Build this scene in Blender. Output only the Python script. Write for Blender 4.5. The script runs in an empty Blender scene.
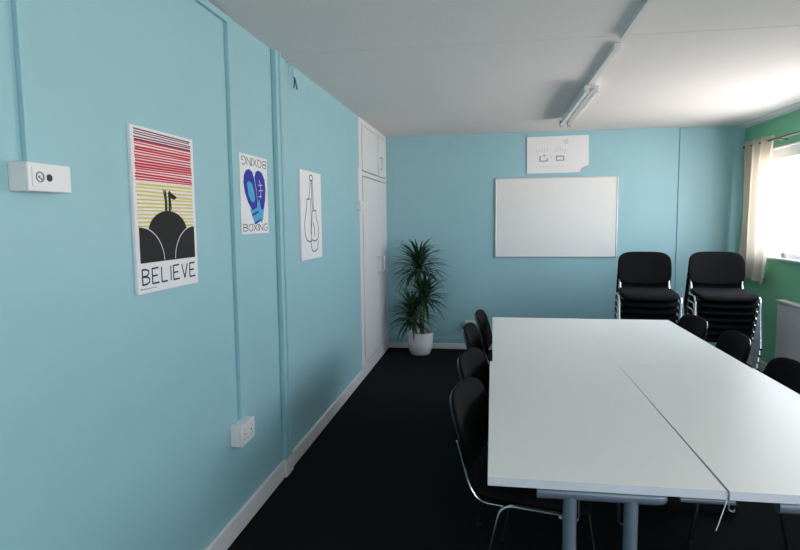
import bpy, bmesh, math, random
from mathutils import Vector, Matrix
random.seed(7)
PI = math.pi
sc = bpy.context.scene
COL = sc.collection
XL, XR, YB, YF, ZC = -1.21, 2.60, 6.66, -2.4, 2.44

# ------------------------------------------------------------------ materials
def srgb(r, g, b):
    f = lambda c: (c / 255 / 12.92) if c <= 10 else ((c / 255 + .055) / 1.055) ** 2.4
    return (f(r), f(g), f(b), 1)

def mat(name, col, rough=.6, metal=0, bump=0, scale=40, var=0, spec=.5, detail=4, coat=0, sheen=0, dist=.002):
    m = bpy.data.materials.new(name); m.use_nodes = True
    nt = m.node_tree; b = nt.nodes['Principled BSDF']
    b.inputs['Base Color'].default_value = col
    b.inputs['Roughness'].default_value = rough
    b.inputs['Metallic'].default_value = metal
    b.inputs['Specular IOR Level'].default_value = spec
    if coat: b.inputs['Coat Weight'].default_value = coat
    if sheen:
        b.inputs['Sheen Weight'].default_value = sheen
    tc = nt.nodes.new('ShaderNodeTexCoord')
    n = nt.nodes.new('ShaderNodeTexNoise'); n.inputs['Scale'].default_value = scale; n.inputs['Detail'].default_value = detail
    nt.links.new(tc.outputs['Object'], n.inputs['Vector'])
    if var:
        n2 = nt.nodes.new('ShaderNodeTexNoise'); n2.inputs['Scale'].default_value = scale * .13 if scale < 200 else scale
        n2.inputs['Detail'].default_value = 3
        nt.links.new(tc.outputs['Object'], n2.inputs['Vector'])
        mx = nt.nodes.new('ShaderNodeMix'); mx.data_type = 'RGBA'
        mx.inputs['A'].default_value = tuple(c * (1 - var) for c in col[:3]) + (1,)
        mx.inputs['B'].default_value = tuple(min(1, c * (1 + var)) for c in col[:3]) + (1,)
        nt.links.new(n2.outputs['Fac'], mx.inputs['Factor'])
        nt.links.new(mx.outputs['Result'], b.inputs['Base Color'])
    if bump:
        bp = nt.nodes.new('ShaderNodeBump'); bp.inputs['Strength'].default_value = bump; bp.inputs['Distance'].default_value = dist
        nt.links.new(n.outputs['Fac'], bp.inputs['Height'])
        nt.links.new(bp.outputs['Normal'], b.inputs['Normal'])
    return m

BLUE = srgb(150, 193, 204)
M = dict(
    blue=mat('blue_paint', BLUE, .5, bump=.15, scale=60, var=.03),
    green=mat('green_paint', srgb(122, 192, 152), .55, bump=.15, scale=60, var=.03),
    ceil=mat('ceiling_paint', srgb(226, 221, 221), .9, bump=.3, scale=70, var=.02, dist=.005),
    white=mat('white_gloss_paint', srgb(226, 224, 226), .35, bump=.05, scale=30),
    plastic=mat('white_plastic', srgb(226, 224, 226), .4),
    paper=mat('white_canvas', srgb(232, 230, 234), .8, bump=.1, scale=400),
    board=mat('whiteboard_enamel', srgb(226, 226, 226), .3, spec=.4),
    alu=mat('brushed_aluminium', srgb(206, 207, 208), .4, .5, bump=.05, scale=200),
    carpet=mat('black_carpet', srgb(20, 21, 23), .95, bump=.9, scale=350, var=.2, spec=.1, dist=.004),
    fabric=mat('black_fabric', srgb(17, 17, 19), .95, bump=.5, scale=500, var=.12, spec=.15),
    shell=mat('black_plastic_shell', srgb(15, 15, 16), .16, bump=.03, scale=300),
    chrome=mat('chrome_tube', srgb(205, 207, 210), .22, 1),
    rubber=mat('black_rubber', srgb(18, 18, 18), .7),
    table=mat('white_melamine', srgb(231, 230, 226), .42, bump=.02, scale=200, spec=.45),
    edge=mat('table_edging', srgb(206, 208, 216), .4),
    steel=mat('grey_painted_steel', srgb(112, 122, 136), .38, .25, bump=.04, scale=200),
    pot=mat('white_glazed_pot', srgb(232, 232, 236), .25, coat=.3),
    soil=mat('potting_soil', srgb(46, 36, 28), 1, bump=1, scale=80, var=.4, dist=.01),
    leaf=mat('dragon_tree_leaf', srgb(38, 70, 40), .4, bump=.1, scale=60, var=.45, spec=.4),
    cane=mat('plant_cane', srgb(110, 98, 76), .8, bump=.6, scale=60, var=.2),
    brown_ink=mat('brown_pencil', srgb(92, 82, 80), .8), ink=mat('black_ink', srgb(26, 25, 26), .8),
    grey_ink=mat('grey_pencil', srgb(128, 128, 132), .8),
    light_ink=mat('faint_pencil', srgb(200, 200, 203), .8), pale_grey_ink=mat('soft_pencil', srgb(162, 162, 166), .8),
    red=mat('red_ink', srgb(205, 38, 62), .8), crimson=mat('crimson_ink', srgb(128, 24, 62), .8),
    yellow=mat('yellow_ink', srgb(226, 200, 92), .8),
    navy=mat('dark_blue_ink', srgb(24, 42, 160), .7), sky=mat('sky_blue_ink', srgb(70, 168, 214), .7),
    curtain=mat('cream_curtain_cloth', srgb(212, 206, 197), .9, bump=.4, scale=500),
    rod=mat('dark_metal_rod', srgb(96, 92, 86), .35, .8),
    dark=mat('dark_recess', srgb(40, 40, 44), .6),
    tube=mat('fluorescent_tube_glass', srgb(238, 238, 238), .15, coat=.5),
    lampbody=mat('white_enamel_steel', srgb(222, 222, 222), .4),
    upvc=mat('white_upvc', srgb(240, 240, 240), .3),
    greyobj=mat('grey_ceramic', srgb(130, 130, 136), .4),
)
# curtain cloth lets some daylight through
nt = M['curtain'].node_tree; pb = nt.nodes['Principled BSDF']
tr = nt.nodes.new('ShaderNodeBsdfTranslucent'); tr.inputs['Color'].default_value = srgb(214, 206, 194)
mxs = nt.nodes.new('ShaderNodeMixShader'); mxs.inputs[0].default_value = .35
nt.links.new(pb.outputs[0], mxs.inputs[1]); nt.links.new(tr.outputs[0], mxs.inputs[2])
nt.links.new(mxs.outputs[0], nt.nodes['Material Output'].inputs['Surface'])
# clear window glass
g = bpy.data.materials.new('window_glass'); g.use_nodes = True; nt = g.node_tree
nt.nodes.remove(nt.nodes['Principled BSDF'])
t_ = nt.nodes.new('ShaderNodeBsdfTransparent'); gl = nt.nodes.new('ShaderNodeBsdfGlossy'); gl.inputs['Roughness'].default_value = .02
mx = nt.nodes.new('ShaderNodeMixShader'); mx.inputs[0].default_value = .06
nt.links.new(t_.outputs[0], mx.inputs[1]); nt.links.new(gl.outputs[0], mx.inputs[2])
nt.links.new(mx.outputs[0], nt.nodes['Material Output'].inputs['Surface'])
M['glass'] = g

# ------------------------------------------------------------------ mesh helpers
def V(*a): return Vector(a)

def box(bm, x0, x1, y0, y1, z0, z1, bev=0, seg=2):
    m = bmesh.ops.create_cube(bm, size=1)
    vs = m['verts']
    for v in vs:
        v.co = V(x0 + (v.co.x + .5) * (x1 - x0), y0 + (v.co.y + .5) * (y1 - y0), z0 + (v.co.z + .5) * (z1 - z0))
    if bev:
        es = list({e for v in vs for e in v.link_edges})
        bmesh.ops.bevel(bm, geom=es, offset=bev, segments=seg, affect='EDGES', profile=.5)

def fillet(pts, r, n=6):
    out = [pts[0]]
    for i in range(1, len(pts) - 1):
        a, b, c = pts[i - 1], pts[i], pts[i + 1]
        d1 = (a - b); d2 = (c - b)
        rr = min(r, d1.length * .49, d2.length * .49)
        p = b + d1.normalized() * rr; q = b + d2.normalized() * rr
        for k in range(n + 1):
            t = k / n
            out.append(p * (1 - t) ** 2 + b * 2 * t * (1 - t) + q * t * t)
    out.append(pts[-1])
    return out

def tube(bm, pts, r, r2=None, side=None, n=10, cap=True, taper=None):
    """sweep an ellipse (r in the path plane, r2 along the side vector) along pts"""
    pts = [Vector(p) for p in pts]
    r2 = r2 or r
    rings = []
    prev = None
    for i, p in enumerate(pts):
        if i == 0: t = pts[1] - p
        elif i == len(pts) - 1: t = p - pts[i - 1]
        else: t = (pts[i + 1] - p).normalized() + (p - pts[i - 1]).normalized()
        t.normalize()
        if side is not None: s = Vector(side) - t * t.dot(Vector(side))
        else:
            s = prev - t * t.dot(prev) if prev is not None else t.orthogonal()
        s.normalize(); prev = s
        u = t.cross(s)
        k = taper(i / (len(pts) - 1)) if taper else 1
        rings.append([bm.verts.new(p + (u * math.cos(a) * r + s * math.sin(a) * r2) * k) for a in [2 * PI * j / n for j in range(n)]])
    for a, b in zip(rings, rings[1:]):
        for j in range(n):
            bm.faces.new((a[j], a[(j + 1) % n], b[(j + 1) % n], b[j]))
    if cap:
        bm.faces.new(rings[0][::-1]); bm.faces.new(rings[-1])

def lathe(bm, prof, n=40, c=(0, 0, 0), cap0=True, cap1=True):
    rings = [[bm.verts.new((c[0] + r * math.cos(2 * PI * j / n), c[1] + r * math.sin(2 * PI * j / n), c[2] + z)) for j in range(n)] for r, z in prof]
    for a, b in zip(rings, rings[1:]):
        for j in range(n):
            bm.faces.new((a[j], a[(j + 1) % n], b[(j + 1) % n], b[j]))
    if cap0: bm.faces.new(rings[0][::-1])
    if cap1: bm.faces.new(rings[-1])

def prism(bm, pts, f0, f1):
    """polygon pts (2-D) extruded between the mappings f0 and f1 (2-D -> 3-D)"""
    a = [bm.verts.new(f0(*p)) for p in pts]; b = [bm.verts.new(f1(*p)) for p in pts]
    n = len(pts)
    bm.faces.new(a[::-1]); bm.faces.new(b)
    for i in range(n):
        bm.faces.new((a[i], a[(i + 1) % n], b[(i + 1) % n], b[i]))

def ribbon(bm, pts, w, f0, f1, closed=False):
    """stroke along 2-D pts of width w, thin solid"""
    P = [Vector(p) for p in pts]
    n = len(P)
    L, R = [], []
    for i in range(n):
        if closed: t = P[(i + 1) % n] - P[i - 1]
        elif i == 0: t = P[1] - P[0]
        elif i == n - 1: t = P[-1] - P[-2]
        else: t = (P[i + 1] - P[i]).normalized() + (P[i] - P[i - 1]).normalized()
        t.normalize(); nn = Vector((-t.y, t.x)) * w / 2
        L.append(P[i] + nn); R.append(P[i] - nn)
    m = n if closed else n - 1
    for i in range(m):
        j = (i + 1) % n
        prism(bm, [L[i], R[i], R[j], L[j]], f0, f1)

def obj(name, bm, m, parent=None, smooth=False, loc=None):
    bmesh.ops.recalc_face_normals(bm, faces=bm.faces)
    me = bpy.data.meshes.new(name); bm.to_mesh(me); bm.free()
    me.materials.append(M[m] if isinstance(m, str) else m)
    if smooth:
        for p in me.polygons: p.use_smooth = True
        try: me.set_sharp_from_angle(angle=math.radians(40))
        except Exception: pass
    o = bpy.data.objects.new(name, me); COL.objects.link(o)
    if parent: o.parent = parent
    if loc: o.location = loc
    return o

def boxobj(name, dims, m, parent=None, bev=0):
    bm = bmesh.new(); box(bm, *dims, bev=bev); return obj(name, bm, m, parent)

def tag(o, label, cat, group=None):
    o['label'] = label; o['category'] = cat
    if group: o['group'] = group
    return o

def thing(name, label, cat, loc=(0, 0, 0), rz=0, group=None):
    o = bpy.data.objects.new(name, None); COL.objects.link(o)
    o.location = loc; o.rotation_euler = (0, 0, rz); o.empty_display_size = .1
    return tag(o, label, cat, group)

def struct(o):
    o['kind'] = 'structure'; return o

def copy_tree(o, parent=None):
    c = o.copy(); COL.objects.link(c)
    if parent: c.parent = parent
    for ch in list(o.children): copy_tree(ch, c)
    return c

# ------------------------------------------------------------------ room shell
T = .15
CUP0 = 5.29
bm = bmesh.new(); box(bm, XL - .8, XR + T, YF - T, YB + T, -.12, 0); struct(obj('floor', bm, 'carpet'))
bm = bmesh.new(); box(bm, XL - .8, XR + T, YF - T, YB + T, ZC, ZC + .2); struct(obj('ceiling', bm, 'ceil'))
bm = bmesh.new(); box(bm, XL - T, XL, YF, CUP0, 0, ZC)
box(bm, XL - .75, XL - .62, CUP0 - .12, YB, 0, ZC); box(bm, XL - .75, XL - T, CUP0 - .12, CUP0, 0, ZC)
struct(obj('wall_left', bm, 'blue'))
bm = bmesh.new(); box(bm, XL - .75, XR + T, YB, YB + T, 0, ZC); struct(obj('wall_back', bm, 'blue'))
FX0, FX1, FZ0, FZ1 = 1.25, 2.3, .95, 2.13
bm = bmesh.new()
box(bm, XL - T, FX0, YF - T, YF, 0, ZC); box(bm, FX1, XR + T, YF - T, YF, 0, ZC); box(bm, FX0, FX1, YF - T, YF, 0, FZ0); box(bm, FX0, FX1, YF - T, YF, FZ1, ZC)
struct(obj('wall_front', bm, 'blue'))
WIN = [(3.85, 6.28), (-1.5, .9)]
WZ0, WZ1 = 1.10, 2.13
bm = bmesh.new()
box(bm, XR, XR + T, YF, YB, 0, WZ0); box(bm, XR, XR + T, YF, YB, WZ1, ZC)
ys = [YF, WIN[1][0], WIN[1][1], WIN[0][0], WIN[0][1], YB]
for a, b in ((0, 1), (2, 3), (4, 5)): box(bm, XR, XR + T, ys[a], ys[b], WZ0, WZ1)
struct(obj('wall_right', bm, 'green'))
for i, (a, b) in enumerate(WIN):
    bm = bmesh.new(); x0, x1 = XR + .06, XR + .12; fw = .055
    box(bm, x0, x1, a, b, WZ0, WZ0 + fw); box(bm, x0, x1, a, b, WZ1 - .10, WZ1)
    box(bm, x0, x1, a, a + fw, WZ0 + fw, WZ1 - .10); box(bm, x0, x1, b - fw, b, WZ0 + fw, WZ1 - .10)
    for k in (1, 2):
        y = a + (b - a) * k / 3; box(bm, x0, x1, y - .035, y + .035, WZ0 + fw, WZ1 - .10)
    w = struct(obj('window_%d' % (i + 1), bm, 'upvc'))
    bm = bmesh.new()
    box(bm, XR - .004, XR + .06, a - .02, b + .02, WZ1 - .008, WZ1 + .004); box(bm, XR - .004, XR + .06, a - .004, a + .008, WZ0 + .016, WZ1 - .008); box(bm, XR - .004, XR + .06, b - .008, b + .004, WZ0 + .016, WZ1 - .008)
    obj('reveal_lining', bm, 'white', w)
    bm = bmesh.new(); box(bm, XR + .085, XR + .092, a + fw - .005, b - fw + .005, WZ0 + fw - .005, WZ1 - .095)
    obj('pane', bm, 'glass', w)
    bm = bmesh.new(); box(bm, XR - .025, XR + .06, a - .02, b + .02, WZ0 - .004, WZ0 + .016, bev=.004)
    obj('window_sill', bm, 'upvc', w)
    bm = bmesh.new(); y = a + (b - a) / 3 + .07
    box(bm, XR + .045, XR + .06, y - .012, y + .012, 1.5, 1.62, bev=.004); box(bm, XR + .03, XR + .05, y - .01, y + .01, 1.5, 1.53, bev=.004)
    obj('window_handle', bm, 'upvc', w)
    # light portal: marks the opening the daylight comes through, gives off nothing itself
    ld = bpy.data.lights.new('window_portal', 'AREA'); ld.shape = 'RECTANGLE'
    ld.size = b - a; ld.size_y = WZ1 - WZ0; ld.cycles.is_portal = True
    lo = bpy.data.objects.new('window_portal', ld); COL.objects.link(lo)
    lo.matrix_world = Matrix(((0, 0, 1, XR + T + .01), (1, 0, 0, (a + b) / 2), (0, 1, 0, (WZ0 + WZ1) / 2), (0, 0, 0, 1)))

# window in the wall behind the camera
bm = bmesh.new(); y0, y1 = YF - .12, YF - .06
box(bm, FX0, FX1, y0, y1, FZ0, FZ0 + .055); box(bm, FX0, FX1, y0, y1, FZ1 - .06, FZ1)
for x in (FX0, (FX0 + FX1) / 2 - .03, FX1 - .055): box(bm, x, x + .055, y0, y1, FZ0 + .055, FZ1 - .06)
w = struct(obj('window_3', bm, 'upvc'))
bm = bmesh.new(); box(bm, FX0 + .05, FX1 - .05, YF - .092, YF - .085, FZ0 + .05, FZ1 - .055); obj('pane', bm, 'glass', w)
bm = bmesh.new(); box(bm, FX0 - .02, FX1 + .02, YF - .06, YF + .025, FZ0 - .004, FZ0 + .016, bev=.004); obj('window_sill', bm, 'upvc', w)
ld = bpy.data.lights.new('window_portal', 'AREA'); ld.shape = 'RECTANGLE'; ld.size = FX1 - FX0; ld.size_y = FZ1 - FZ0; ld.cycles.is_portal = True
lo = bpy.data.objects.new('window_portal', ld); COL.objects.link(lo)
lo.location = ((FX0 + FX1) / 2, YF - T - .01, (FZ0 + FZ1) / 2); lo.rotation_euler = (PI / 2, 0, 0)

def skirt(name, pts_boxes):
    bm = bmesh.new()
    for b in pts_boxes: box(bm, *b, bev=.006)
    return struct(obj(name, bm, 'white'))
skirt('baseboard_left', [(XL, XL + .018, YF, 3.14, 0, .105), (XL, XL + .03, 3.14, 3.26, 0, .10), (XL, XL + .018, 3.26, CUP0, 0, .095)])
skirt('baseboard_back', [(XL, XR, YB - .016, YB, 0, .068)])
skirt('baseboard_right', [(XR - .018, XR, YF, YB, 0, .10)])
bm = bmesh.new()
prism(bm, [(0, 0), (-.085, 0), (-.085, -.006), (-.012, -.03), (0, -.034)], lambda x, z: V(XR + x, YF, ZC + z), lambda x, z: V(XR + x, YB, ZC + z))
struct(obj('trim_1', bm, 'white'))                      # coving where ceiling meets the window wall
bm = bmesh.new(); box(bm, XL, XR, 3.27, 3.31, ZC - .002, ZC, bev=.0005); struct(obj('trim_2', bm, 'ceil'))   # board joint across the ceiling
bm = bmesh.new(); box(bm, 1.957, 1.969, YB - .012, YB, .07, ZC); struct(obj('trim_3', bm, 'blue'))          # panel joint on the back wall
bm = bmesh.new(); box(bm, XL, XR, YB - .012, YB, .068, .128, bev=.003); struct(obj('trim_4', bm, 'blue'))   # blue rail above the skirting

# ------------------------------------------------------------------ trunking, pipes, boxes on the walls
bm = bmesh.new(); box(bm, XL, XL + .016, 1.365, 1.403, 1.65, ZC, bev=.002)
tag(obj('cable_trunking', bm, 'blue'), 'blue painted cable trunking dropping to the white box left of the striped poster', 'trunking')
bm = bmesh.new(); box(bm, XL, XL + .018, 2.585, 2.62, .54, 2.40, bev=.002); box(bm, XL, XL + .018, YF, 2.62, 2.40, 2.43, bev=.002)
tag(obj('cable_trunking', bm, 'blue'), 'blue painted trunking running under the ceiling and down to the low white socket', 'trunking')
t = thing('wall_pipe', 'tall blue painted pipe and boxing on the wall between the two boxing pictures', 'pipe', (XL, 3.2, .1))
bm = bmesh.new(); box(bm, 0, .028, -.045, .0, 0, ZC - .1, bev=.004); obj('boxing', bm, 'blue', t)
bm = bmesh.new(); tube(bm, [(.018, .035, 0), (.018, .035, ZC - .1)], .013, n=14); obj('pipe', bm, 'blue', t, True)

t = thing('wall_hook', 'small dark wire hook high on the wall beside the tall blue pipe', 'hook', (XL, 3.43, 2.41))
for dy in (-.035, .03):
    bm = bmesh.new(); tube(bm, fillet([V(0, dy, .02), V(.02, dy, .02), V(.02, dy, -.06)], .01), .0035, n=8)
    obj('bracket', bm, 'blue', t, True)
bm = bmesh.new()
tube(bm, fillet([V(.02, .03, -.05), V(.03, .035, -.055), V(.026, .025, -.115)], .006), .004, n=8)
tube(bm, fillet([V(.02, .03, -.05), V(.03, .035, -.055), V(.03, .075, -.115)], .006), .004, n=8)
obj('wire', bm, 'dark', t, True)

t = thing('socket_box', 'white surface box with round socket and hole left of the striped poster', 'socket', (XL, 1.39, 1.617))
boxobj('box', (0, .058, -.074, .078, -.036, .038), 'plastic', t, .003)
bm = bmesh.new(); box(bm, .058, .0605, -.062, -.014, -.024, .026, bev=.001); obj('face_plate', bm, 'plastic', t)
def disc(bm, x, y, z, r, d=.002, n=24, r0=0):
    ring = [(r * math.cos(2 * PI * k / n), r * math.sin(2 * PI * k / n)) for k in range(n)]
    if not r0: prism(bm, ring, lambda a, b: V(x, y + a, z + b), lambda a, b: V(x + d, y + a, z + b))
    else: ribbon(bm, ring, r0, lambda a, b: V(x, y + a, z + b), lambda a, b: V(x + d, y + a, z + b), True)
bm = bmesh.new(); disc(bm, .0605, -.038, .001, .0125, .0015, r0=.003); disc(bm, .0605, -.041, .001, .003); disc(bm, .0605, -.034, -.004, .0025); obj('socket_ring', bm, 'grey_ink', t)
bm = bmesh.new(); disc(bm, .058, -.003, .001, .0095, .002); obj('cable_hole', bm, 'dark', t)

def socket(label, loc, rz, w=.15, h=.086, d=.045):
    t = thing('socket_box', label, 'socket', loc, rz)
    boxobj('back_box', (0, d - .008, -w / 2, w / 2, -h / 2, h / 2), 'plastic', t, .003)
    boxobj('face_plate', (d - .008, d, -w / 2 - .001, w / 2 + .001, -h / 2 - .001, h / 2 + .001), 'plastic', t, .003)
    for s in (-1, 1):
        bm = bmesh.new(); y = s * w * .24
        box(bm, d, d + .004, y - .006, y + .006, h * .14, h * .34, bev=.001); obj('rocker', bm, 'plastic', t)
        bm = bmesh.new()
        box(bm, d, d + .0006, y - .003, y + .003, -.005, .006); box(bm, d, d + .0006, y - .014, y - .008, -.022, -.018); box(bm, d, d + .0006, y + .008, y + .014, -.022, -.018)
        obj('pin_slots', bm, 'dark', t)
    return t
socket('white double socket box low on the left wall under the blue trunking', (XL, 2.57, .492), 0, w=.155, h=.10, d=.055)
socket('white socket box on the back wall behind the far left table chairs', (-.235, YB, .29), -PI / 2, w=.14, h=.09)
t = thing('light_switch', 'white light switch box on the edge of the tall white cupboard', 'switch', (XL, 5.21, 1.63))
boxobj('box', (0, .04, -.06, .06, -.045, .045), 'plastic', t, .003)
bm = bmesh.new(); box(bm, .04, .047, .012, .036, -.014, .014, bev=.002); obj('rocker', bm, 'plastic', t)
bm = bmesh.new(); box(bm, XL, XL + .014, 5.20, 5.225, 1.676, 1.98, bev=.002)
tag(obj('cable_trunking', bm, 'white'), 'short white trunking running up from the light switch beside the cupboard', 'trunking')

# ------------------------------------------------------------------ built-in cupboard
X0 = XL - .6
t = thing('built_in_cupboard', 'tall white built-in cupboard with upper and lower doors in the corner', 'cupboard', (0, 0, 0))
bm = bmesh.new()
box(bm, X0, XL, CUP0 + .002, CUP0 + .03, .1, ZC - .002); box(bm, X0, XL, YB - .03, YB - .002, .1, ZC - .002)
box(bm, X0, X0 + .02, CUP0 + .03, YB - .03, .1, ZC - .002)
box(bm, X0 + .02, XL - .03, CUP0 + .03, YB - .03, 1.92, 1.945)
obj('carcass', bm, 'white', t)
bm = bmesh.new(); fx = XL + .004
box(bm, XL - .02, fx, CUP0 - .012, 5.385, .1, ZC - .002, bev=.003)
box(bm, XL - .02, fx, 6.595, YB - .004, .1, ZC - .002, bev=.003)
box(bm, XL - .02, fx, 5.385, 6.595, 2.385, ZC - .002); box(bm, XL - .02, fx, 5.385, 6.595, 1.915, 1.955)
box(bm, XL - .02, fx, 6.125, 6.165, 1.955, 2.385)
obj('frame', bm, 'white', t)
boxobj('plinth', (XL - .04, XL + .018, CUP0, YB - .02, 0, .125), 'white', t, .004)
def cdoor(y0, y1, z0, z1, hy=None, hz=None, hl=.16):
    d = boxobj('door', (XL - .022, XL + .012, y0, y1, z0, z1), 'white', t, .003)
    if hy:
        bm = bmesh.new()
        tube(bm, fillet([V(XL + .01, hy, hz - hl / 2), V(XL + .045, hy, hz - hl / 2), V(XL + .045, hy, hz + hl / 2), V(XL + .01, hy, hz + hl / 2)], .012), .007, n=10)
        obj('handle', bm, 'alu', d, True)
cdoor(5.40, 6.115, 1.962, 2.375)
cdoor(6.175, 6.585, 1.962, 2.375, 6.23, 2.10, .12)
cdoor(5.40, 6.125, .135, 1.905, 6.03, 1.03)
cdoor(6.14, 6.585, .135, 1.905, 6.26, 1.03)

# ------------------------------------------------------------------ pictures on the left wall
def canvas(name, label, y0, y1, z0, z1, d, cat='poster', m='paper'):
    bm = bmesh.new(); w, h = y1 - y0, z1 - z0
    box(bm, 0, d, -w / 2, w / 2, -h / 2, h / 2, bev=.0015)
    o = obj(name, bm, m, loc=(XL, (y0 + y1) / 2, (z0 + z1) / 2))
    tag(o, label, cat)
    def mp(lift): return lambda u, v: V(d + lift, (u - .5) * w, (.5 - v) * h)
    return o, mp(0), w, h, mp
def arc(cx, cy, rx, ry, a0, a1, n=20):
    return [(cx + rx * math.cos(math.radians(a0 + (a1 - a0) * k / n)), cy - ry * math.sin(math.radians(a0 + (a1 - a0) * k / n))) for k in range(n + 1)]

LET = {
    'B': [[(0, 0), (0, 1)], [(0, .02), (.5, .03), (.85, .12), (.88, .28), (.6, .44), (0, .47)], [(0, .47), (.6, .5), (.95, .62), (.95, .82), (.6, .95), (0, .98)]],
    'E': [[(0, 0), (0, 1)], [(0, .02), (.9, 0)], [(0, .5), (.75, .48)], [(0, .98), (.95, .97)]],
    'L': [[(0, 0), (0, .98)], [(0, .98), (.85, .97)]],
    'I': [[(.5, 0), (.5, 1)]],
    'V': [[(0, 0), (.48, 1)], [(.48, 1), (.95, 0)]],
    'O': [[(.5 + .47 * math.cos(2 * PI * k / 14), .5 + .5 * math.sin(2 * PI * k / 14)) for k in range(15)]],
    'X': [[(0, 0), (.95, 1)], [(.95, 0), (0, 1)]],
    'N': [[(0, 1), (0, 0)], [(0, 0), (.9, 1)], [(.9, 1), (.9, 0)]],
    'G': [[(.9, .12), (.6, .0), (.25, .05), (.03, .35), (.03, .68), (.25, .96), (.6, 1), (.9, .88), (.92, .55)], [(.92, .55), (.5, .55)]],
}
def lettering(o, word, u0, u1, v0, v1, wid, mp, w, h, m='ink', flip=False, name='letter', gap=.35):
    adv = {'I': .12}; ws = [adv.get(c, 1) for c in word]
    cw = (u1 - u0) / (sum(ws) + gap * (len(word) - 1)); x0 = u0
    f = lambda l: (lambda a, b: mp(l)(a / w, b / h))
    for ch, wc in zip(word, ws):
        bm = bmesh.new()
        for st in LET[ch]:
            pts = []
            for (x, y) in st:
                u = x0 + (x if ch != 'I' else .06) * cw; v = v0 + y * (v1 - v0)
                if flip: u = u0 + u1 - u; v = v0 + v1 - v
                pts.append((u * w, v * h))
            ribbon(bm, pts, wid, f(0), f(.0008))
        obj(name, bm, m, o); x0 += (wc + gap) * cw
def shape(o, name, polys, m, mp, lift=.0006):
    bm = bmesh.new()
    for p in polys: prism(bm, p, mp(0), mp(lift))
    return obj(name, bm, m, o)
def lines(o, name, sts, wid, m, mp, w, h, lift=.001):
    bm = bmesh.new(); f = lambda l: (lambda a, b: mp(l)(a / w, b / h))
    for s in sts: ribbon(bm, [(a * w, b * h) for a, b in s], wid, f(0), f(lift))
    return obj(name, bm, m, o)

# poster 1
o, _, w, h, mp = canvas('poster', 'white canvas reading BELIEVE with red and yellow stripes over black domes', 1.818, 2.232, 1.250, 1.828, .013)
rnd = random.Random(3)
def stripes(v0, v1, n, th):
    P = []
    for k in range(n):
        v = v0 + (v1 - v0) * k / (n - 1); j = rnd.uniform(-.003, .003); t2 = th * rnd.uniform(.75, 1.25)
        e = rnd.uniform(.93, .955); s = rnd.uniform(.035, .05)
        P.append([(s, v + j), (e, v - j), (e, v - j + t2), (s, v + j + t2)])
    return P
shape(o, 'crimson_stripes', stripes(.018, .075, 5, .008), 'crimson', mp)
shape(o, 'red_stripes', stripes(.085, .31, 15, .0105), 'red', mp)
shape(o, 'yellow_stripes', stripes(.335, .655, 15, .0105), 'yellow', mp)
dome = [(.19, .815)] + [(.19, .66)] + arc(.5, .64, .32, .142, 180, 0) [1:-1] + [(.835, .66), (.835, .815)]
shape(o, 'black_domes', [[(.05, .815), (.05, .60)] + arc(.05, .815, .355, .215, 88, 0)[:], ], 'ink', mp, .0014)
shape(o, 'black_dome', [dome], 'ink', mp, .0009)
shape(o, 'black_dome', [[(.95, .815)] + arc(.95, .815, .355, .215, 180, 92) + [(.95, .60)]], 'ink', mp, .0014)
for ar in (arc(.05, .815, .36, .218, 84, 2), arc(.95, .815, .36, .218, 178, 96)): lines(o, 'white_outline', [ar], .003, 'paper', mp, w, h, .0018)
# two small figures, one with a flag
fig = [[(.455, .5), (.46, .44), (.45, .40), (.462, .365), (.478, .365), (.488, .40), (.495, .44), (.492, .5)],
       [(.515, .5), (.52, .43), (.515, .385), (.53, .37), (.545, .385), (.55, .43), (.548, .5)],
       [(.55, .375), (.60, .39), (.66, .405), (.62, .425), (.56, .415)]]
shape(o, 'figures', fig, 'ink', mp, .0012)
lines(o, 'flag_pole', [[(.545, .365), (.562, .49)], [(.452, .40), (.435, .36)]], .003, 'ink', mp, w, h, .0012)
lettering(o, 'BELIEVE', .065, .945, .852, .948, .006, mp, w, h)
lines(o, 'signature', [[(.03, .975), (.05, .968), (.07, .975), (.10, .970), (.14, .974), (.2, .97), (.26, .972)]], .0025, 'grey_ink', mp, w, h)

# poster 2
o, _, w, h, mp = canvas('poster', 'small white poster of blue boxing gloves with BOXING written top and bottom', 2.69, 3.035, 1.435, 1.83, .006)
lettering(o, 'BOXING', .06, .95, .875, .965, .0035, mp, w, h, gap=.15)
lettering(o, 'BOXING', .05, .95, .035, .135, .0035, mp, w, h, flip=True, name='inverted_letter', gap=.15)
shape(o, 'dark_blue_gloves', [
    [(.10, .36), (.12, .27), (.20, .20), (.31, .18), (.42, .21), (.49, .30), (.55, .46), (.58, .60), (.55, .68), (.38, .70), (.24, .60), (.14, .48)],
    [(.50, .27), (.55, .20), (.66, .175), (.78, .20), (.88, .28), (.91, .42), (.88, .56), (.82, .68), (.64, .72), (.59, .58), (.56, .44)]], 'navy', mp, .0008)
shape(o, 'sky_blue_panels', [
    [(.22, .36), (.30, .33), (.40, .36), (.46, .45), (.49, .56), (.44, .60), (.34, .58), (.26, .50)],
    [(.30, .68), (.40, .70), (.56, .66), (.62, .56), (.66, .56), (.70, .68), (.82, .68), (.78, .80), (.72, .86), (.64, .82), (.58, .86), (.46, .86), (.38, .78)]], 'sky', mp, .0012)
shape(o, 'dark_blue_bands', [[(.36, .745), (.60, .70), (.61, .725), (.38, .775)], [(.44, .855), (.74, .80), (.74, .82), (.48, .88)]], 'navy', mp, .0016)
lines(o, 'white_laces', [[(.66, .30), (.70, .34), (.72, .44), (.70, .54)], [(.62, .37), (.78, .36)], [(.64, .44), (.80, .43)], [(.62, .52), (.74, .51)]], .0035, 'paper', mp, w, h, .0016)

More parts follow.
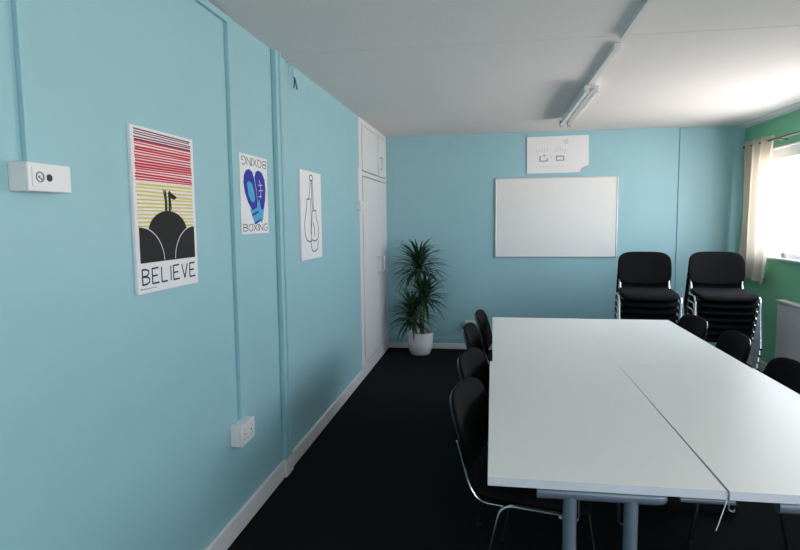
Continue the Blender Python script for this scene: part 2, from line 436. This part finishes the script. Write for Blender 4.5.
# poster 3
o, _, w, h, mp = canvas('poster', 'white canvas with a fine line drawing of a hanging pair of boxing gloves', 3.56, 4.01, 1.243, 1.822, .014)
ln = [arc(.50, .07, .08, .032, 0, 360),
      [(.46, .10), (.43, .20), (.38, .30), (.34, .32)], [(.52, .10), (.51, .22), (.52, .34), (.56, .44)], [(.55, .10), (.57, .24), (.58, .36), (.60, .44)],
      [(.28, .32), (.26, .42), (.20, .50), (.15, .60), (.17, .72), (.25, .78), (.36, .80), (.44, .79)],
      [(.28, .32), (.44, .31), (.46, .40), (.47, .52), (.45, .64), (.44, .72)],
      [(.52, .45), (.70, .44), (.72, .54), (.80, .60), (.84, .70), (.78, .78), (.62, .80), (.48, .78)],
      [(.52, .45), (.50, .56), (.46, .66), (.46, .78)],
      [(.46, .78), (.44, .85), (.50, .91), (.64, .92), (.76, .89), (.80, .80)], [(.56, .58), (.62, .66), (.60, .74)]]
lines(o, 'line_drawing', ln, .0078, 'brown_ink', mp, w, h)

# poster above the whiteboard (on the back wall, faces the camera)
pw, ph = .655, .395
px, pz = .70, 2.19
bm = bmesh.new()
prism(bm, [(0, 0), (1, 0), (1, .83), (.87, 1), (0, 1)], lambda u, v: V((u - .5) * pw, 0, (.5 - v) * ph), lambda u, v: V((u - .5) * pw, -.008, (.5 - v) * ph))
o = obj('poster', bm, 'paper', loc=(px, YB - .006, pz)); o.rotation_euler = (0, math.radians(-.6), 0)
tag(o, 'white poster with faint grey hand drawings fixed above the whiteboard', 'poster')
bm = bmesh.new()
vs = [bm.verts.new(c) for c in (((.5) * pw, -.008, (.5 - .83) * ph), ((.37) * pw, -.008, -.5 * ph), (.40 * pw, -.03, -.44 * ph), (.46 * pw, -.03, -.36 * ph))]
bm.faces.new(vs); bmesh.ops.solidify(bm, geom=bm.faces[:], thickness=.001)
obj('curled_corner', bm, 'paper', o)
mpb = lambda l: (lambda u, v: V((u - .5) * pw, -.008 - l, (.5 - v) * ph))
def hand(u0, s):
    st = []
    for k in range(4):
        a = u0 + k * .042; st.append([(a + s * .004, .30 + abs(k - 1.5) * .025), (a + .004, .42)])
    st.append([(u0 - .045 if s > 0 else u0 + .17, .36), (u0 - .03 if s > 0 else u0 + .155, .47)])
    return st
for hs in (hand(.20, 1), hand(.46, -1)): lines(o, 'finger_marks', hs, .007, 'light_ink', mpb, pw, ph)
for hs in ([[(.215, .53), (.215, .67), (.33, .67), (.335, .60)]], [[(.27, .50), (.30, .53)]], [[(.48, .55), (.60, .55), (.60, .66), (.48, .66), (.48, .55)]]):
    lines(o, 'palm_mark', hs, .018, 'pale_grey_ink', mpb, pw, ph)
for hs in ([(.39, .56), (.41, .58)], arc(.64, .16, .03, .04, 0, 330, 12)): lines(o, 'scribble', [hs], .012, 'light_ink', mpb, pw, ph)
for hs in ([(.24 + .02 * k, .83 + .015 * (-1) ** k) for k in range(8)], [(.44 + .02 * k, .82 + .015 * (-1) ** k) for k in range(9)]): lines(o, 'scribble', [hs], .004, 'light_ink', mpb, pw, ph)

# whiteboard
bx0, bx1, bz0, bz1 = .032, 1.342, 1.066, 1.946
t = thing('whiteboard', 'large blank whiteboard in a thin silver frame on the back wall', 'whiteboard', ((bx0 + bx1) / 2, YB, (bz0 + bz1) / 2))
W2, H2 = (bx1 - bx0) / 2, (bz1 - bz0) / 2
boxobj('panel', (-W2 + .008, W2 - .008, -.018, -.002, -H2 + .008, H2 - .008), 'board', t)
bm = bmesh.new(); e = .014
box(bm, -W2, W2, -.024, -.001, H2 - e, H2, bev=.003); box(bm, -W2, W2, -.024, -.001, -H2, -H2 + e, bev=.003)
box(bm, -W2, -W2 + e, -.024, -.001, -H2, H2, bev=.003); box(bm, W2 - e, W2, -.024, -.001, -H2, H2, bev=.003)
obj('frame', bm, 'alu', t)

# ------------------------------------------------------------------ ceiling light + trunking
t = thing('ceiling_light', 'white twin tube fluorescent batten light on the ceiling, switched off', 'light', (.67, 5.02, ZC))
L2 = .75
bm = bmesh.new()
prism(bm, [(-.028, 0), (.028, 0), (.022, -.05), (-.022, -.05)], lambda x, z: V(x, -L2, z), lambda x, z: V(x, L2, z)); obj('body', bm, 'lampbody', t)
for s in (-1, 1):
    bm = bmesh.new(); tube(bm, [(s * .034, -L2 + .025, -.068), (s * .034, L2 - .025, -.068)], .0155, n=16); obj('fluorescent_tube', bm, 'tube', t, True)
    for e2 in (-1, 1):
        bm = bmesh.new(); y = e2 * (L2 - .012)
        box(bm, s * .034 - .016, s * .034 + .016, y - .013, y + .013, -.086, -.03, bev=.006); obj('lamp_holder', bm, 'lampbody' if e2 < 0 else 'greyobj', t)
bm = bmesh.new(); box(bm, .645, .69, YF, 3.26, ZC - .028, ZC, bev=.002)
tag(obj('ceiling_trunking', bm, 'ceil'), 'white cable trunking along the ceiling, the length nearest the camera', 'trunking')
bm = bmesh.new(); box(bm, .645, .69, 3.40, 4.268, ZC - .028, ZC, bev=.002)
tag(obj('ceiling_trunking', bm, 'ceil'), 'white ceiling trunking length that ends at the fluorescent light', 'trunking')

# ------------------------------------------------------------------ tables
def superpath(y0, y1): pass
def make_table(name, label, x0, x1, y0, y1, rz=0, group=None, front_detail=False):
    ZT = .73; th = .026
    cx, cy = (x0 + x1) / 2, (y0 + y1) / 2; w = (x1 - x0) / 2; l = (y1 - y0) / 2
    t = thing('folding_table', label, 'table', (cx, cy, 0), rz)
    boxobj('tabletop', (-w + .0006, w - .0006, -l + .0006, l - .0006, ZT - th, ZT), 'table', t)
    bm = bmesh.new()
    for d in ((-w, w, -l, -l + .0006), (-w, w, l - .0006, l), (-w, -w + .0006, -l + .0006, l - .0006), (w - .0006, w, -l + .0006, l - .0006)):
        box(bm, *d, ZT - th + .001, ZT - .0001)
    obj('edging', bm, 'edge', t)
    bm = bmesh.new(); box(bm, -.03, .03, -l + .08, l - .08, ZT - th - .022, ZT - th)
    obj('under_rail', bm, 'steel', t)
    for e in (-1, 1):
        y = e * (l - .045)
        bm = bmesh.new(); tube(bm, [(-.185, y, .677), (-.182, y, .677), (.16, y, .677), (.178, y, .677), (.187, y, .677)], .0215, n=16, taper=lambda q: 1 if q < .6 else (.85 if q < .9 else .45))
        obj('top_rail', bm, 'steel', t, True)
        for s in (-1, 1):
            bm = bmesh.new(); tube(bm, [(s * .088, y, .10), (s * .088, y, .668)], .0205, n=16); obj('leg', bm, 'steel', t, True)
        bm = bmesh.new(); tube(bm, [(-.27, y, .08), (.27, y, .08)], .024, n=14); obj('foot_bar', bm, 'steel', t, True)
        for s in (-1, 1):
            bm = bmesh.new(); tube(bm, [(s * .245 - .012, y, .029), (s * .245 + .012, y, .029)], .029, n=18); box(bm, s * .245 - .006, s * .245 + .006, y - .008, y + .008, .03, .066)
            obj('castor', bm, 'rubber', t, True)
        if front_detail and e < 0:
            for s in (-1, 1):
                bm = bmesh.new(); a = s * .088 + (.03 if s < 0 else -.03)
                tube(bm, fillet([V(a, y + .02, .66), V(a, y + .02, .58), V(a - .016 * (1 if s < 0 else -1), y + .02, .575), V(a - .022 * (1 if s < 0 else -1), y + .02, .60)], .012), .0035, n=8)
                obj('latch_wire', bm, 'chrome', t, True)
    if front_detail:
        bm = bmesh.new(); tube(bm, [(w - .105, -l + .06, .672), (w + .045, -l + .06, .672)], .0105, n=14); tube(bm, [(w - .075, -l + .06, .68), (w - .075, -l + .06, .704)], .006, n=10)
        tube(bm, fillet([V(w + .03, -l + .06, .668), V(w + .03, -l + .06, .645), V(w + .045, -l + .06, .64), V(w + .045, -l + .06, .65)], .006), .003, n=8)
        obj('linking_bar', bm, 'steel', t, True)
        bm = bmesh.new(); tube(bm, [(w + .001, -l - .001, .728), (w + .0005, -l - .001, .70), (w - .012, -l - .001, .655), (w - .024, -l - .001, .612)], .0008, .0016, side=(1, 0, 0), n=6)
        obj('loose_edging', bm, 'edge', t)
    return t
make_table('t', 'near left white folding table with grey tube legs showing at its front', -.010, .6555, 1.697, 3.1374, front_detail=True)
make_table('t', 'far left white folding table, its far end toward the whiteboard', .004, .6556, 3.1375, 4.576)
make_table('t', 'far right white folding table, its corner toward the stacked chairs', .6558, 1.306, 3.1375, 4.572)
make_table('t', 'near right white folding table, brightly lit from the window side', .6596, 1.3175, 1.697, 3.1368, rz=math.radians(.28))

# ------------------------------------------------------------------ stacking chairs
def sup(n, a, b, e, shear=0):
    out = []
    for k in range(n):
        th = 2 * PI * k / n; c, s = math.cos(th), math.sin(th)
        out.append((a * math.copysign(abs(c) ** (2 / e), c), b * math.copysign(abs(s) ** (2 / e), s)))
    return out
def pad(bm, outline, layers, mapf):
    """stack of scaled outlines; layers = [(inset, height)]; ends closed with a centre fan of rings"""
    rings = []
    for ins, hgt in layers:
        ring = []
        for (x, y) in outline:
            r = math.hypot(x, y); k = max(0, (r - ins) / r)
            ring.append(bm.verts.new(mapf(x * k, y * k, hgt)))
        rings.append(ring)
    n = len(outline)
    for a, b in zip(rings, rings[1:]):
        for j in range(n): bm.faces.new((a[j], a[(j + 1) % n], b[(j + 1) % n], b[j]))
    for ring, hgt in ((rings[0], layers[0][1]), (rings[-1], layers[-1][1])):
        last = ring
        xs = outline
        for f in (.66, .33):
            nr = []
            for (x, y) in outline:
                r = math.hypot(x, y); ins = layers[0][0] if ring is rings[0] else layers[-1][0]
                k = max(0, (r - ins) / r) * f
                nr.append(bm.verts.new(mapf(x * k, y * k, hgt)))
            for j in range(n): bm.faces.new((last[j], last[(j + 1) % n], nr[(j + 1) % n], nr[j]))
            last = nr
        c = bm.verts.new(mapf(0, 0, hgt))
        for j in range(n): bm.faces.new((last[j], last[(j + 1) % n], c))

TILT = math.radians(15)
def backmap(x, y, hh):           # x across (chair y), y up the back, hh toward the sitter
    curve = .035 * (x / .23) ** 2
    px = -.262 - math.sin(TILT) * y + math.cos(TILT) * (hh + curve - .012)
    pz = .652 + math.cos(TILT) * y + math.sin(TILT) * (hh + curve - .012)
    return V(px, x, pz)
def seatmap(x, y, hh):
    dz = -.022 * max(0, (x - .10) / .12) ** 2 + .006 * (y / .23) ** 2 + .010 * max(0, (-x - .1) / .1) ** 2
    return V(x + .018, y, .437 + hh + dz)

def make_chair():
    t = thing('stacking_chair', 'x', 'chair')
    bm = bmesh.new(); pad(bm, sup(56, .226, .239, 7), [(.012, -.010), (.002, -.004), (0, .004), (.004, .014), (.014, .020), (.035, .024)], seatmap)
    obj('seat', bm, 'fabric', t, True)
    bm = bmesh.new(); pad(bm, sup(56, .223, .236, 7), [(.02, -.024), (.006, -.020), (.002, -.010)], seatmap)
    obj('seat_shell', bm, 'shell', t, True)
    # backrest outline: squarer bottom, rounder top corners
    ol = []
    for k in range(56):
        th = 2 * PI * k / 56; c, s = math.cos(th), math.sin(th)
        e = 3.6 if s > 0 else 5.0
        ol.append((.235 * math.copysign(abs(c) ** (2 / e), c) * (1 - .02 * (s > 0) * s), .155 * math.copysign(abs(s) ** (2 / e), s)))
    bm = bmesh.new(); pad(bm, ol, [(.006, -.002), (.0, .003), (.002, .009), (.012, .014), (.03, .016)], backmap)
    obj('backrest', bm, 'fabric', t, True)
    bm = bmesh.new(); pad(bm, ol, [(.03, -.016), (.010, -.013), (.001, -.006), (.0, -.002)], backmap)
    obj('back_shell', bm, 'shell', t, True)
    for s in (-1, 1):
        y = s * .25
        bm = bmesh.new()
        tube(bm, fillet([V(-.168, y, .012), V(-.075, y, .432), V(.175, y, .432), V(.245, y, .012)], .055, 8), .0075, .0125, side=(0, 1, 0), n=12)
        lf = obj('leg_frame', bm, 'chrome', t, True)
        for fx, dx in ((-.170, -.007), (.2465, .01)):
            bm = bmesh.new(); tube(bm, [(fx, y, 0), (fx - dx * .25, y, .016)], .0085, .0135, side=(0, 1, 0), n=12); obj('foot_cap', bm, 'rubber', lf, True)
        y = s * .213
        bm = bmesh.new()
        tube(bm, fillet([V(.16, y, .408), V(-.165, y, .408), V(-.211, y, .47), V(-.256, y, .64)], .05, 8), 0.0062, .010, side=(0, 1, 0), n=12)
        obj('back_upright', bm, 'chrome', t, True)
    for x in (-.07, .14):
        bm = bmesh.new(); tube(bm, [(x, -.248, .418), (x, -.225, .406), (x, .225, .406), (x, .248, .418)], .007, n=10); obj('crossbar', bm, 'chrome', t, True)
    return t
chair0 = make_chair(); used = [0]
def place(x, y, z, rz, label, group):
    if used[0] == 0: c = chair0
    else: c = copy_tree(chair0)
    used[0] = 1
    c.location = (x, y, z); c.rotation_euler = (0, 0, rz); tag(c, label, 'chair', group)
    return c
GL = 'chairs down the left side of the tables'
place(.165, 2.36, 0, math.radians(-12), 'black fabric chair at the left table edge, nearest the camera', GL)
place(.160, 2.97, 0, math.radians(-12), 'black fabric chair second from the camera along the left table edge', GL)
place(.135, 3.80, 0, math.radians(-5), 'black fabric chair third from the camera along the left table edge', GL)
place(.195, 4.38, 0, math.radians(-4), 'black fabric chair at the left table edge, farthest from the camera', GL)
GR = 'chairs down the window side of the tables'
place(1.15, 2.98, 0, PI, 'black fabric chair on the window side of the tables, nearest the camera', GR)
place(1.17, 3.72, 0, PI - .05, 'black fabric chair in the middle of the window side of the tables', GR)
place(1.13, 4.30, 0, PI + .05, 'black fabric chair on the window side nearest the chair stacks', GR)
N = 7; DX, DZ = .024, .0625
words = ['bottom', 'second from bottom', 'third from bottom', 'in the middle', 'third from top', 'second from top', 'topmost']
def stack(bx, by, ang, where, group):
    dx, dy = math.cos(ang), math.sin(ang)      # facing
    tx, ty = bx + .31 * dx, by + .31 * dy      # top chair origin
    for k in range(N):
        s = (N - 1 - k) * DX
        place(tx - s * dx, ty - s * dy, k * DZ, ang, 'black fabric stacking chair, %s %s' % (words[k], where), group)
A1 = math.atan2(-.993, -.115)
stack(1.417, 5.80, A1, 'of the chair stack nearer the whiteboard', 'left stack of chairs by the back wall')
stack(2.047, 5.80, A1, 'of the chair stack beside the curtain', 'right stack of chairs by the curtain')

# ------------------------------------------------------------------ potted plant
t = thing('potted_plant', 'tall green dragon tree plant in a round white pot by the cupboard', 'plant', (-.79, 6.36, 0))
bm = bmesh.new()
lathe(bm, [(.095, 0), (.112, .012), (.132, .08), (.143, .16), (.145, .235), (.147, .25), (.137, .252), (.132, .235), (.128, .2)], cap1=False); obj('pot', bm, 'pot', t, True)
bm = bmesh.new(); lathe(bm, [(.0, .205), (.06, .218), (.1295, .205), (.1295, .20), (0.0, .19)], cap0=False, cap1=False); obj('soil', bm, 'soil', t, True)
heads = [((-.015, 0, .95), (0.01, 0.01)), ((.06, -.02, .62), (.03, -.01)), ((-.085, -.02, .40), (-.03, -.01))]
for (hx, hy, hz), (bx, by) in heads:
    bm = bmesh.new(); tube(bm, [(bx, by, .2), (bx * .6 + hx * .4, by * .6 + hy * .4, .2 + (hz - .2) * .5), (hx, hy, hz + .04)], .014, n=10, taper=lambda q: 1.1 - .2 * q); obj('cane', bm, 'cane', t, True)
def leaf(bm, base, az, el, L, wd, droop, rnd):
    n = 8; p = Vector(base); a = el
    side = V(-math.sin(az), math.cos(az), 0)
    rows = []
    for k in range(n + 1):
        q = k / n
        wk = wd * (min(1, .55 + q * 2) if q < .25 else (1 - ((q - .25) / .75) ** 1.6)) + .0006
        up = V(-math.cos(az) * math.sin(a), -math.sin(az) * math.sin(a), math.cos(a))
        rows.append([bm.verts.new(p - side * wk + up * wk * .35), bm.verts.new(p), bm.verts.new(p + side * wk + up * wk * .35)])
        p = p + V(math.cos(az) * math.cos(a), math.sin(az) * math.cos(a), math.sin(a)) * (L / n)
        a -= droop / n * (.5 + q)
    for r0, r1 in zip(rows, rows[1:]):
        for j in (0, 1): bm.faces.new((r0[j], r0[j + 1], r1[j + 1], r1[j]))
rnd = random.Random(11)
for hi, ((hx, hy, hz), _) in enumerate(heads):
    bm = bmesh.new(); nl = (120, 100, 84)[hi]; sz = (1, .9, .92)[hi]
    for k in range(nl):
        q = k / nl
        el = math.radians(78 - 95 * q + rnd.uniform(-10, 10)); az = k * 2.399963 + rnd.uniform(-.2, .2)
        leaf(bm, (hx + .012 * math.cos(az), hy + .012 * math.sin(az), hz + .09 - .13 * q), az, el, sz * rnd.uniform(.28, .39), rnd.uniform(.012, .0165), math.radians(rnd.uniform(45, 95)), rnd)
    bad = []
    for v in bm.verts:      # keep leaves out of the wall and the cupboard door
        if v.co.y > .27: v.co.y = .27 - (v.co.y - .27) * .1
        if v.co.x < -.36: v.co.x = -.36
    obj('foliage', bm, 'leaf', t)

# ------------------------------------------------------------------ curtain, rod, radiator, sill object
RX, RZ = XR - .085, 2.19
t = thing('curtain_rod', 'dark metal curtain rod above the window', 'curtain rod', (RX, 4.6, RZ))
bm = bmesh.new(); tube(bm, [(0, -1.7, 0), (0, 1.84, 0)], .009, n=12); obj('rod', bm, 'rod', t, True)
for y in (-1.72, 1.85):
    bm = bmesh.new(); bmesh.ops.create_uvsphere(bm, u_segments=16, v_segments=10, radius=.018, matrix=Matrix.Translation((0, y, 0))); obj('finial', bm, 'rod', t, True)
for y in (-1.6, 1.15):
    bm = bmesh.new(); tube(bm, [(0, y, -.014), (.08, y, -.014)], .006, n=8); obj('bracket', bm, 'rod', t, True)
t = thing('curtain', 'cream eyelet curtain bunched at the end of the window by the corner', 'curtain', (RX, 6.0, RZ))
bm = bmesh.new(); NU, NV = 120, 44; grid = []
y_far, y_near = 6.50, 5.86
for j in range(NV + 1):
    v = j / NV; row = []
    for i in range(NU + 1):
        u = i / NU
        pinch = 1 - .16 * math.sin(PI * min(1, v * 1.05)) 
        mid = (y_far + y_near) / 2 + .02 * v
        y = mid + (u - .5) * (y_near - y_far) * pinch
        amp = .034 * (1 - .2 * v)
        x = amp * math.sin(u * 2 * PI * 3.5 + .5 * math.sin(v * 3)) + .010 * math.sin(u * 31 + v * 5) * v
        z = .045 - v * 1.40
        if v > .8:
            q = (v - .8) / .2; z += q * q * (.07 * math.sin(u * 2.6) - .01); x -= q * .03 * u
        row.append(bm.verts.new((x, y - 6.0, z)))
    grid.append(row)
for a, b in zip(grid, grid[1:]):
    for i in range(NU): bm.faces.new((a[i], a[i + 1], b[i + 1], b[i]))
bmesh.ops.solidify(bm, geom=bm.faces[:], thickness=.003)
obj('cloth', bm, 'curtain', t, True)
for k in range(7):
    u = (k + .5) / 7; y = 6.18 + (u - .5) * (y_near - y_far) - 6.0
    bm = bmesh.new(); pts = [(0 + .003 * math.cos(0), y + 0, 0)]
    ring = [V(.024 * math.cos(2 * PI * q / 20), y + .006 * math.cos(2 * PI * q / 20) * (1 if k % 2 else -1), .024 * math.sin(2 * PI * q / 20)) for q in range(21)]
    tube(bm, ring, .0035, n=8, cap=False); obj('eyelet', bm, 'alu', t, True)

t = thing('radiator', 'white panel radiator on the green wall below the window', 'radiator', (XR, 4.82, 0))
l = .78
bm = bmesh.new(); box(bm, -.085, -.055, -l, l, .20, .745, bev=.008)
box(bm, -.105, -.03, -l - .004, l + .004, .742, .76, bev=.004)
for s in (-1, 1): box(bm, -.085, -.03, s * l - .006, s * l + .006, .22, .745, bev=.003)
obj('panel', bm, 'plastic', t)
bm = bmesh.new()
for k in range(38):
    y = -l + .04 + k * (2 * l - .08) / 37; box(bm, -.0865, -.085, y - .012, y + .012, .23, .715, bev=.0015)
obj('ribs', bm, 'plastic', t)
bm = bmesh.new(); box(bm, -.055, -.03, -l + .1, l - .1, .22, .72); obj('convector', bm, 'plastic', t)
for s in (-1, 1):
    bm = bmesh.new(); box(bm, -.03, 0, s * .6 - .02, s * .6 + .02, .3, .7); obj('bracket', bm, 'plastic', t)
bm = bmesh.new(); tube(bm, fillet([V(-.06, l + .0, .235), V(-.06, l + .05, .235), V(-.06, l + .05, 0)], .015), .0075, n=10); obj('pipe', bm, 'white', t, True)

t = bmesh.new(); lathe(t, [(.016, 0), (.02, .004), (.02, .05), (.017, .052), (.016, .01)], n=20, cap1=False)
tag(obj('ornament', t, 'greyobj', smooth=True, loc=(XR + .02, 5.77, WZ0 + .016)), 'small grey object standing on the window sill by the curtain', 'ornament')

# ------------------------------------------------------------------ daylight
wd = bpy.data.worlds.new('daylight'); sc.world = wd; wd.use_nodes = True
nt = wd.node_tree; bg = nt.nodes['Background']
tc = nt.nodes.new('ShaderNodeTexCoord'); sp = nt.nodes.new('ShaderNodeSeparateXYZ'); rp = nt.nodes.new('ShaderNodeValToRGB')
ad = nt.nodes.new('ShaderNodeMath'); ad.operation = 'MULTIPLY_ADD'; ad.inputs[1].default_value = .5; ad.inputs[2].default_value = .5
nt.links.new(tc.outputs['Generated'], sp.inputs[0]); nt.links.new(sp.outputs['Z'], ad.inputs[0]); nt.links.new(ad.outputs[0], rp.inputs[0])
cr = rp.color_ramp
cr.elements[0].position = .0; cr.elements[0].color = (.6, .57, .54, 1)
cr.elements[1].position = 1; cr.elements[1].color = (.55, .68, .86, 1)
for pos, c in ((.25, (.98, .92, .87, 1)), (.40, (1.3, 1.22, 1.15, 1)), (.485, (1.2, 1.14, 1.09, 1)), (.515, (1.0, 1.03, 1.08, 1)), (.65, (.88, .96, 1.05, 1))):
    e = cr.elements.new(pos); e.color = c
nt.links.new(rp.outputs[0], bg.inputs[0]); bg.inputs[1].default_value = 12

# ------------------------------------------------------------------ camera
cd = bpy.data.cameras.new('camera'); cam = bpy.data.objects.new('camera', cd); COL.objects.link(cam)
cd.sensor_width = 36; cd.lens = 582.48 / 800 * 36; cd.clip_start = .02
r = V(.98771778, .15592878, -.00999023); u = V(-.00496955, .09525625, .99544038); f = V(-.15616943, .98316451, -.09486119)
cam.matrix_world = Matrix(((r.x, u.x, -f.x, 0), (r.y, u.y, -f.y, 0), (r.z, u.z, -f.z, 1.5), (0, 0, 0, 1)))
sc.camera = cam

sc.view_settings.view_transform = 'Standard'; sc.view_settings.look = 'None'
sc.view_settings.gamma = 1; sc.view_settings.use_curve_mapping = False
sc.view_settings.exposure = .14
sc.cycles.use_denoising = True
sc.cycles.max_bounces = 10; sc.cycles.diffuse_bounces = 7; sc.cycles.transparent_max_bounces = 12
